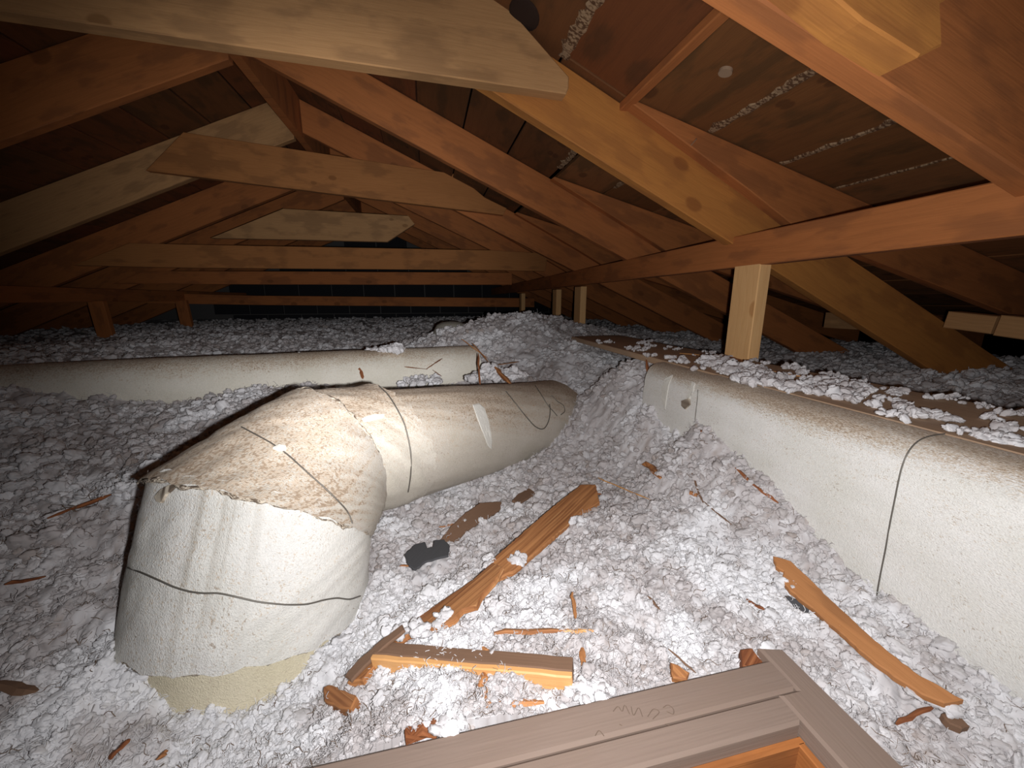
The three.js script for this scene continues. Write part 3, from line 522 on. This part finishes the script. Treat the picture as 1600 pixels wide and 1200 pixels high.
board('split_board', [[907, 757], [931, 757], [937, 784], [924, 792], [912, 799], [880, 826], [852, 850], [826, 872], [806, 890], [790, 897], [770, 906], [776, 886], [764, 880], [782, 862], [812, 836], [848, 804], [880, 778]], [[920, 775, .03], [785, 892], [870, 850]], .016, .010, M.split, 'broad orange split board with a square far end, resting on the insulation between the ducts');
board('split_board', [[770, 878], [786, 886], [772, 908], [752, 930], [744, 946], [722, 952], [708, 968], [686, 980], [660, 986], [636, 992], [612, 1010], [592, 1032], [566, 1062], [542, 1066], [558, 1040], [594, 1008], [628, 982], [690, 938], [738, 906]], [[770, 895, .012], [560, 1050], [680, 985]], .012, .009, M.split, 'long ragged orange board splintered lengthwise, running down to the foot of the elbow duct');
board('grey_board', [[538, 1056], [556, 1034], [594, 1000], [628, 975], [632, 984], [598, 1012], [570, 1040], [548, 1064]], [[600, 995], [545, 1058], [590, 1030]], .020, .005, M.old, 'grey-brown weathered strip lying on the lower end of the ragged board');
board('strip_board', [[688, 843], [706, 820], [726, 802], [750, 785], [784, 783], [782, 796], [752, 816], [730, 828], [712, 850]], [[700, 840], [780, 785, .01], [750, 815]], .014, .010, M.old, 'weathered brown strip of wood behind the black scrap of roofing felt');
board('felt_scrap', [[632, 866], [648, 850], [664, 846], [668, 856], [676, 854], [678, 844], [694, 842], [703, 852], [701, 868], [684, 872], [664, 878], [649, 890], [640, 884]], [[640, 870], [700, 852], [660, 885]], .020, .004, M.tar, 'dark grey torn scrap of roofing felt beside the straight run of the elbow duct', 'scrap');
board('long_board', [[1208, 868], [1236, 876], [1262, 900], [1300, 938], [1345, 980], [1392, 1020], [1440, 1056], [1506, 1092], [1476, 1098], [1440, 1084], [1396, 1056], [1350, 1020], [1300, 976], [1262, 944], [1234, 922], [1222, 906], [1224, 892], [1212, 884]], [[1220, 880], [1480, 1085, .022], [1300, 970, .008]], .015, .010, M.longBoard, 'long smooth brown board lying along the foot of the big right-hand duct');
board('felt_scrap', [[1226, 930], [1246, 936], [1266, 952], [1262, 960], [1242, 950]], [[1226, 930], [1262, 956], [1246, 950]], .008, .004, M.tar, 'small dark felt scrap tucked under the long brown board', 'scrap');
board('wood_chip', [[505, 1073], [514, 1069], [545, 1082], [557, 1088], [548, 1108], [534, 1106], [506, 1094]], [[505, 1075], [555, 1090], [530, 1108]], .014, .014, M.split, 'thick orange wood chip at the foot of the elbow duct', 'wood chip');
board('wood_chip', [[1158, 1014], [1176, 1012], [1196, 1040], [1180, 1046], [1160, 1040]], [[1160, 1015], [1194, 1040], [1165, 1042]], .012, .012, M.splitRed, 'deep orange end of a board showing at the corner of the hatch frame', 'wood chip');
board('wood_chip', [[1048, 1034], [1060, 1038], [1078, 1050], [1074, 1062], [1052, 1058]], [[1048, 1036], [1076, 1052], [1056, 1060]], .01, .01, M.split, 'orange chip leaning beside the hatch frame near three thin straws', 'wood chip');
board('wood_chip', [[632, 1148], [660, 1144], [686, 1146], [682, 1158], [634, 1168]], [[634, 1150], [684, 1150], [640, 1166]], .012, .012, M.splitRed, 'brown piece of wood partly under insulation against the hatch header', 'wood chip');
board('wood_chip', [[1472, 1114], [1486, 1108], [1504, 1122], [1516, 1134], [1504, 1138], [1484, 1130]], [[1474, 1114], [1514, 1134], [1490, 1132]], .014, .01, M.old, 'brown fragment surfacing below the lower end of the long board', 'wood chip');
board('wood_chip', [[838, 770], [826, 762], [808, 772], [800, 782], [812, 786]], [[836, 768], [804, 782], [812, 786]], .008, .006, M.old, 'small brown slip of wood left of the broad split board', 'wood chip');
{
  const g = thing('batten_stick', 'square stick with bright split face and grey back, lying before the hatch frame', 'stick');
  const a = onGround(583, 1052).add(V(0, .014, 0)), b = onGround(894, 1088).add(V(0, .018, 0)), d = b.clone().sub(a), pts = [];
  const s = V(0, 1, 0).cross(d).normalize(), n = 14, up = [], dn = [];
  for (let i = 0; i <= n; i++) { const t = i / n, e = i === 0 ? .004 : 0; up.push([d.length() * t, .011 + .0018 * (noise2(i * .9, 1, 3) - .5)]); dn.push([d.length() * t, -.010 + .003 * (noise2(i * .8, 2, 3) - .5)]); }
  pts.push(...dn, ...up.reverse()); const dd = d.clone().normalize(), u = dd.clone().cross(s.clone().negate()).normalize(); if (u.y < 0) u.negate();
  mesh('split_face', slab(pts, a.clone().addScaledVector(s, .006), dd, u, s.clone().multiplyScalar(s.z > 0 ? 1 : -1), .008, 0, .0015), M.splitPale, g);
  mesh('weathered_back', slab(pts.map(p => [p[0], p[1] * .98]), a.clone().addScaledVector(s, .006), dd, u, s.clone().multiplyScalar(s.z > 0 ? -1 : 1), .019, 0, .0015), M.old, g);
  settle(g);
}
function splinter(px1, py1, px2, py2, w, lift = .006, end = .006, jag = 1) {   // tapered, jagged sliver between two places on the insulation
  const a = Array.isArray(px1) ? null : onGround(px1, py1).add(V(0, lift, 0)), b = onGround(px2, py2).add(V(0, end, 0));
  return sliver(a, b, w * a.length() / F, jag);
}
function sliver(a, b, w, jag = 1) {
  const d = b.clone().sub(a), L = d.length(); d.normalize(); const s = d.clone().cross(EY).normalize(), u = s.clone().cross(d), n = 6, pos = [], idx = [], uv = [], sd = Math.floor(rnd() * 1e4), st = [];
  for (let i = 0; i <= n; i++) {
    const t = i / n, k = Math.min(1, .25 + 3.2 * Math.min(t + .06, 1.04 - t)) * w * (1 + jag * .5 * (noise2(i * 1.3, 1, sd) - .5)), h = k * (.4 + .3 * noise2(i, 2, sd)), o = (noise2(i * .9, 3, sd) - .5) * w * .5 * jag;
    const c = a.clone().addScaledVector(d, L * t).addScaledVector(s, o);
    st.push([c.clone().addScaledVector(s, -k / 2), c.clone().addScaledVector(u, h / 2).addScaledVector(s, k * .1), c.clone().addScaledVector(s, k / 2), c.clone().addScaledVector(u, -h / 2)]);
  }
  const uo = [rnd(), rnd()], tri = (p, q, r2, tv) => { for (const x of [p, q, r2]) { pos.push(x.x, x.y, x.z); uv.push(uo[0] + x.dot(s) / .3, uo[1] + x.dot(d) / 1.2); } };
  for (let i = 0; i < n; i++) for (let k = 0; k < 4; k++) { const A = st[i][k], B = st[i][(k + 1) % 4], C = st[i + 1][k], D = st[i + 1][(k + 1) % 4]; tri(A, D, B); tri(A, C, D); }
  tri(st[0][0], st[0][1], st[0][2]); tri(st[0][0], st[0][2], st[0][3]); tri(st[n][0], st[n][2], st[n][1]); tri(st[n][0], st[n][3], st[n][2]);
  const g = new THREE.BufferGeometry(); g.setAttribute('position', new THREE.Float32BufferAttribute(pos, 3)); g.setAttribute('uv', new THREE.Float32BufferAttribute(uv, 2)); g.computeVertexNormals(); return g;
}
const SP = [
  [772, 998, 880, 993, 10, M.split, 'orange splinter lying level above the square stick, left part of a broken pair'], [880, 996, 930, 993, 7, M.splitPale, 'paler right piece of the level pair of splinters above the square stick'],
  [893, 934, 899, 974, 5, M.split, 'short upright sliver above the level pair of splinters'], [908, 1022, 915, 1066, 7, M.split, 'upright sliver right of centre, below the level pair of splinters'],
  [757, 1020, 764, 1062, 9, M.split, 'orange sliver sticking up behind the square stick'], [712, 1110, 850, 1106, 12, M.split, 'flat orange piece lying under the square stick'],
  [752, 1062, 756, 1118, 12, M.split, 'short orange piece crossing beneath the square stick'], [1008, 728, 1034, 752, 13, M.split, 'small orange chip alone on the insulation right of the broad split board'],
  [1072, 774, 1088, 781, 11, M.split, 'tiny square orange chip near the thin curved twig'], [934, 752, 1016, 786, 4, M.splitPale, 'thin pale stick slanting down from beside the broad split board'],
  [1080, 746, 1098, 792, 3, M.old, 'thin bent twig, upper part, on the right side of the pit'], [1098, 790, 1142, 826, 3, M.old, 'thin bent twig, lower part, on the right side of the pit'],
  [1165, 945, 1196, 962, 6, M.splitRed, 'short dark red sliver left of the long brown board'], [1396, 1142, 1456, 1113, 4, M.splitRed, 'thin red-brown splinter in front of the lower end of the long board'],
  [76, 818, 178, 778, 7, M.splitRed, 'long reddish splinter left of the elbow duct'], [12, 922, 74, 908, 6, M.splitRed, 'dark red splinter at the left edge'], [-10, 1078, 60, 1090, 9, M.old, 'brown splinter at the left edge near the bottom'],
  [174, 1198, 203, 1164, 6, M.splitRed, 'small dark splinter at the bottom edge left of centre'], [250, 1198, 262, 1182, 6, M.split, 'forked orange splinter at the bottom edge'],
  [618, 783, 662, 779, 4, M.split, 'thin orange sliver under the straight run of the elbow duct'], [808, 712, 834, 704, 8, M.split, 'orange chip against the straight run of the elbow duct near its buried end'],
  [686, 830, 730, 822, 5, M.split, 'bright orange sliver across the weathered strip'], [700, 848, 722, 806, 4, M.split, 'orange sliver along the weathered strip'],
  [1102, 650, 1096, 680, 4, M.splitRed, 'small brown twig at the far end of the right-hand duct'], [1148, 738, 1186, 770, 6, M.splitRed, 'brown sliver against the right-hand duct, upper one'], [1180, 768, 1216, 792, 8, M.splitRed, 'brown sliver against the right-hand duct, lower one'],
  [905, 772, 945, 778, 5, M.splitRed, 'red-brown chip beside the square far end of the broad split board'], [625, 892, 642, 890, 4, M.split, 'tiny orange splinter below the black felt scrap'], [1086, 1062, 1044, 1022, 3, M.old, 'thin straw leaning on the insulation above the hatch header'], [1012, 940, 1030, 960, 4, M.old, 'tiny brown twig in the white middle of the insulation'],
];
for (const [a, b, c, d, w, m, l] of SP) one('wood_splinter', splinter(a, b, c, d, w, .010, .008), m, l, 'splinter');
const air = (p, q, w, m, l) => one('wood_splinter', sliver(p, q, w), m, l, 'splinter');
air(onZ(1010, 562, -1.075), onZ(1020, 640, -.985), .010, M.splitRed, 'dark upright sliver standing against the far end of the right-hand duct');
air(onZ(722, 530, -1.60), onZ(762, 560, -1.50), .007, M.split, 'orange sliver pointing up above the clump at the end of the long straight duct');
air(onZ(738, 536, -1.55), onZ(764, 566, -1.45), .006, M.split, 'thinner orange sliver beside the one pointing up above the clump');
air(onZ(773, 574, -1.30), onZ(800, 600, -1.18), .020, M.split, 'orange slat lying over the top of the elbow run, upper piece');
air(onZ(803, 604, -1.17), onZ(834, 634, -1.055), .018, M.split, 'orange slat lying over the front of the elbow run, lower piece');
air(onZ(747, 552, -1.33), onZ(750, 604, -1.17), .006, M.splitRed, 'upright brown twig in front of the clump at the end of the straight duct');
air(onZ(772, 571, -1.4), onZ(812, 565, -1.45), .005, M.split, 'thin level twig right of the clump');
air(onZ(562, 573, -1.52), onZ(567, 592, -1.49), .012, M.splitRed, 'brown chip standing against the front of the long straight duct');
air(onZ(632, 573, -1.50), onZ(668, 577, -1.50), .006, M.splitRed, 'level dark twig on the small clump before the straight duct');
air(onZ(666, 577, -1.50), onZ(691, 560, -1.54), .008, M.splitRed, 'slanting dark twig on the small clump before the straight duct');
air(onZ(676, 578, -1.50), onZ(690, 588, -1.46), .005, M.splitRed, 'short twig at the right of the small clump before the straight duct');
air(onY(1206, 580, -.170), onY(1292, 596, -.170), .006, M.splitPale, 'bright yellow straw on the dusty plank beside the near post');
air(onY(1128, 556, -.170), onY(1158, 563, -.168), .014, M.splitRed, 'red-brown shim at the foot of the near post');
air(onY(1062, 552, -.172), onY(1110, 556, -.172), .008, M.splitPale, 'pale straw on the plank left of the near post');

// ------------------------------------------------------------------ loose fill insulation
function lumps(x, z, res) {                                  // height of the clotted surface, metres; res is the grid's own spacing there
  const wx = x + .02 * (noise2(x * 22, z * 22, 5) - .5), wz = z + .02 * (noise2(x * 22, z * 22, 6) - .5);
  const q1 = fbm(x * 30, z * 30, 41, 2) - .5, q2 = fbm(x * 30, z * 30, 43, 2) - .5, ux = x + .05 * q1, uz = z + .05 * q2;   // curled, matted strands
  const ridge = (f, s) => 1 - Math.abs(2 * noise2(ux * f, uz * f, s) - 1);
  let h = .044 * (fbm(x * 6, z * 6, 11, 3) - .5);
  h += .019 * (.55 - worley(wx * 23, wz * 23, 21));
  h += .0075 * (.5 - worley(wx * 56, wz * 56, 22)) * clamp(.014 / res - .4);
  h += .0075 * (ridge(42, 31) - .5) * clamp(.016 / res - .4) + .0055 * (ridge(95, 32) - .5) * clamp(.008 / res - .4) + .003 * (ridge(200, 33) - .5) * clamp(.005 / res - .4);
  h += .004 * (fbm(x * 150, z * 150, 24, 3) - .5) * clamp(.006 / res - .3);
  h -= .006;
  return h;
}
const inHatch = (x, z, m = 0) => x > HATCH.x0 + m && x < HATCH.x1 - m && z > HATCH.z0 + m && z < HATCH.z1 - m;
function dust(x, z) { const big = fbm(x * 6 + 3, z * 6, 91, 4), mid = fbm(x * 19, z * 19, 93, 4), old = fbm(x * 2.2, z * 2.2, 95, 3) + .22 * Math.exp(-((x - .42) ** 2 + (z + .86) ** 2) / .06); return clamp(.9 * step(.40, .60, big * .55 + mid * .35 + old * .25 - .025) + .25 * step(.5, .7, mid) - .04); }
const WHITE = [.765, .76, .765], GREY = [.50, .462, .45], BROWN = [.30, .22, .165];
function fluffColor(x, z, k) { const d = clamp(dust(x, z) * (.45 + .9 * k)), b = step(.60, .74, fbm(x * 70, z * 70, 97, 3)) * (.25 + .75 * d) * k; return [0, 1, 2].map(i => mix(mix(WHITE[i], GREY[i], d), BROWN[i], b * .5)); }
{
  const A0 = -1.36 + YAW, A1 = 1.30 + YAW, da = .0046, na = Math.round((A1 - A0) / da), r0 = .13, q = 1.0046, nr = Math.round(Math.log(6.3 / r0) / Math.log(q));
  const pos = new Float32Array((na + 1) * (nr + 1) * 3), col = new Float32Array((na + 1) * (nr + 1) * 3), keep = new Uint8Array((na + 1) * (nr + 1)), idx = [];
  for (let j = 0; j <= nr; j++) {
    const d = r0 * Math.pow(q, j);
    for (let i = 0; i <= na; i++) {
      const a = A0 + da * i, x = Math.sin(a) * d, z = -Math.cos(a) * d, o = j * (na + 1) + i, res = d * .0046;
      if (x < -3.6 || x > 3.0 || z < -5.58 || z > .9) { keep[o] = 1; }
      const near = 1 - clamp(Math.min(Math.abs(x - HATCH.x1), Math.abs(z - HATCH.z0)) / .03);
      const y = keep[o] ? -.3 : Math.min(pressed(x, z), ground(x, z) + lumps(x, z, res) * (inHatch(x, z, -.02) ? .3 : 1));
      pos[o * 3] = x; pos[o * 3 + 1] = inHatch(x, z, .006) ? Math.min(y, -.46) : y; pos[o * 3 + 2] = z;
      const c = keep[o] ? WHITE : fluffColor(x, z, noise2(x * 160, z * 160, 88)); col[o * 3] = c[0]; col[o * 3 + 1] = c[1]; col[o * 3 + 2] = c[2];
      if (inHatch(x, z, .02)) keep[o] = 1;
    }
  }
  for (let j = 1; j <= nr; j++) for (let i = 1; i <= na; i++) {
    const a = (j - 1) * (na + 1) + i - 1, b = a + 1, c = a + na + 1, d = c + 1; if (keep[a] || keep[b] || keep[c] || keep[d]) continue;
    idx.push(a, d, b, a, c, d);
  }
  const g = new THREE.BufferGeometry(); g.setAttribute('position', new THREE.BufferAttribute(pos, 3)); g.setAttribute('color', new THREE.BufferAttribute(col, 3)); g.setIndex(idx); g.computeVertexNormals();
  const fm = new THREE.MeshStandardMaterial({ vertexColors: true, roughness: 1 });
  const sea = mesh('loose_insulation', g, fm); scene.add(sea);
  sea.userData = { kind: 'stuff', label: 'grey-white loose fill insulation heaped over the whole attic floor', category: 'insulation' };
}
// tufts and fibres that stand out of the surface
{
  const tuftGeo = seed => {
    let g = new THREE.IcosahedronGeometry(1, 4); g.deleteAttribute('uv'); g.deleteAttribute('normal'); g = mergeVertices(g, 1e-4); const p = g.attributes.position, v = V(0, 0, 0);
    for (let i = 0; i < p.count; i++) {
      v.fromBufferAttribute(p, i); const n = noise3(v.x * 1.6 + seed * 7, v.y * 1.6 + 9, v.z * 1.6 + 9) , m = noise3(v.x * 3.6 + 20, v.y * 3.6 + seed * 5, v.z * 3.6 + 30), f = noise3(v.x * 8 + 40, v.y * 8 + 40, v.z * 8 + seed);
      v.multiplyScalar(.5 + .7 * n + .4 * Math.abs(m - .5) * 2 + .22 * (f - .5)); p.setXYZ(i, v.x, v.y * .75, v.z);
    }
    g.computeVertexNormals(); return g;
  };
  const wispGeo = seed => { const pts = [], k = 5; for (let i = 0; i <= k; i++) { const t = i / k; pts.push(V((t - .5) * 2, .5 * Math.sin(t * 3 + seed) + .5 * (hash(i, seed, 1) - .5), .8 * (hash(i, seed, 2) - .5))); } return new THREE.TubeGeometry(new THREE.CatmullRomCurve3(pts), 12, .034, 4, false); };
  const items = { t: [[], [], [], [], []], w: [[], [], [], []] };
  const E = new THREE.Euler(), Q = new THREE.Quaternion();
  const bumpy = (x, z) => ground(x, z) + lumps(x, z, Math.hypot(x, z) * .0046);
  function tuft(x, y, z, s, c) { E.set(rr(-1, 1), rr(0, 6.3), rr(-1, 1)); Q.setFromEuler(E); items.t[Math.floor(rnd() * 5)].push([new THREE.Matrix4().compose(V(x, y, z), Q, V(s * rr(.8, 1.4), s * rr(.7, 1.1), s * rr(.8, 1.4))), c]); }
  function wisp(x, y, z, s, c) { E.set(rr(-.6, .6), rr(0, 6.3), rr(-.6, .6)); Q.setFromEuler(E); items.w[Math.floor(rnd() * 4)].push([new THREE.Matrix4().compose(V(x, y, z), Q, V(s, s * rr(.6, 1.2), s)), c]); }
  const A0 = -1.15 + YAW, A1 = 1.10 + YAW;
  for (let i = 0; i < 52000; i++) {
    const d = .26 * Math.pow(22, rnd()), a = mix(A0, A1, rnd()), x = Math.sin(a) * d, z = -Math.cos(a) * d; if (inHatch(x, z, -.004) || x < -3.2 || x > 2.9 || z < -5.5) continue;
    if (noise2(x * 15, z * 15, 60) < .25 || (pressed(x, z) < 1 && rnd() > .05)) continue;
    const s = Math.min(.016, rr(.0018, .0060) * Math.pow(d / .6, .75) * (rnd() < .05 ? 1.9 : 1)), c = fluffColor(x, z, rnd());
    tuft(x, bumpy(x, z) + s * rr(-.1, .5), z, s, (t => c.map(q => clamp(q * t)))(rr(.92, 1.06)));
  }
  for (let i = 0; i < 85000; i++) {
    const d = .26 * Math.pow(12, Math.pow(rnd(), 1.3)), a = mix(A0, A1, rnd()), x = Math.sin(a) * d, z = -Math.cos(a) * d; if (inHatch(x, z, -.004)) continue;
    if (pressed(x, z) < 1 && rnd() > .1) continue;
    const s = rr(.004, .014) * Math.pow(d / .6, .4), k = rnd(), c = k < .09 ? [.2, .14, .1] : fluffColor(x, z, rnd());
    wisp(x, bumpy(x, z) + s * rr(.05, .35), z, s, c);
  }
  // clumps lying on ducts, plank and boards
  function clump(p, r, n, s0, flat = .5, dull = .6) { for (let i = 0; i < n; i++) { const a = rr(0, 6.283), q = Math.sqrt(rnd()) * r; tuft(p.x + Math.cos(a) * q, p.y + s0 * .3 + flat * r * (1 - q / r) * rnd(), p.z + Math.sin(a) * q, s0 * rr(.6, 1.3), (t => WHITE.map((w, k) => mix(w, GREY[k], t)))(rnd() * dull + (dull > .6 ? .25 : 0))); } }
  clump(onZ(768, 582, -1.35).add(V(0, -.015, 0)), .055, 70, .014, .9); clump(onZ(800, 588, -1.3), .05, 40, .012, .5); clump(onZ(745, 592, -1.3), .03, 24, .012, .6);
  clump(onZ(612, 548, -1.6), .045, 34, .014, .4); clump(onZ(655, 590, -1.46).add(V(0, -.02, 0)), .08, 60, .012, .3); clump(onZ(586, 550, -1.62), .03, 12, .012, .3); clump(onZ(470, 556, -1.6), .02, 8, .009, .3); clump(onZ(700, 520, -2.05), .05, 30, .018, .4);
  for (const [px, py, r, n, s] of [[1215, 590, .03, 16, .009], [1285, 600, .035, 20, .010], [1300, 612, .03, 14, .010], [1340, 605, .012, 5, .008], [1365, 632, .01, 4, .007], [1420, 640, .014, 6, .007], [1450, 650, .02, 10, .007], [1480, 655, .014, 6, .006], [1500, 672, .018, 8, .005], [1240, 575, .02, 10, .008], [1160, 580, .05, 40, .011], [1120, 568, .05, 40, .011], [1180, 595, .04, 24, .010], [1560, 655, .012, 5, .006], [1250, 607, .04, 20, .008], [1400, 652, .03, 8, .006]]) clump(onY(px, py, -.174), r, n, s, .2, .7);
  for (let i = 0; i < 260; i++) { const x = rr(.67, .93), z = -rr(.15, 1.5); if (noise2(x * 14, z * 9, 71) > .42) clump(V(x, -.175, z), rr(.006, .022), Math.round(rr(2, 10)), rr(.0025, .0065), .2, .8); }
  clump(onY(1560, 690, -.182), .022, 40, .008, .35); clump(onY(1585, 697, -.183), .018, 24, .007, .3);
  for (const [px, py] of [[812, 875], [765, 880], [655, 985], [690, 965], [620, 990], [775, 945], [905, 815], [1225, 910], [1440, 1084], [930, 1085], [905, 1080], [942, 1090], [1205, 1030], [1215, 1045], [1480, 1100], [700, 1130], [860, 1112]]) clump(onGround(px, py, .012), .014, 10, .0065, .5);
  const tg = [1, 2, 3, 4, 5].map(tuftGeo), wg = [1, 2, 3, 4].map(wispGeo), fm = new THREE.MeshStandardMaterial({ color: 0xffffff, roughness: 1 });
  const mk = (list, geos, name, label) => geos.forEach((g, k) => {
    const L = list[k], im = new THREE.InstancedMesh(g, fm, L.length), c = new THREE.Color(); L.forEach(([m, q], i) => { im.setMatrixAt(i, m); im.setColorAt(i, c.setRGB(q[0], q[1], q[2])); });
    im.name = numbered(name); im.castShadow = im.receiveShadow = true; scene.add(im); im.userData = { kind: 'stuff', label, category: 'insulation', group: label };
  });
  mk(items.t, tg, 'insulation_tufts', 'small woolly tufts standing out of the loose insulation'); mk(items.w, wg, 'insulation_fibres', 'curled loose fibres scattered over the insulation');
}

// ------------------------------------------------------------------ put the ceiling boards at y = 0
camera.updateMatrixWorld();
for (const o of scene.children) o.position.y += LIFT;
camera.position.y += LIFT;
scene.updateMatrixWorld(true); camera.updateMatrixWorld();
renderer.render(scene, camera);
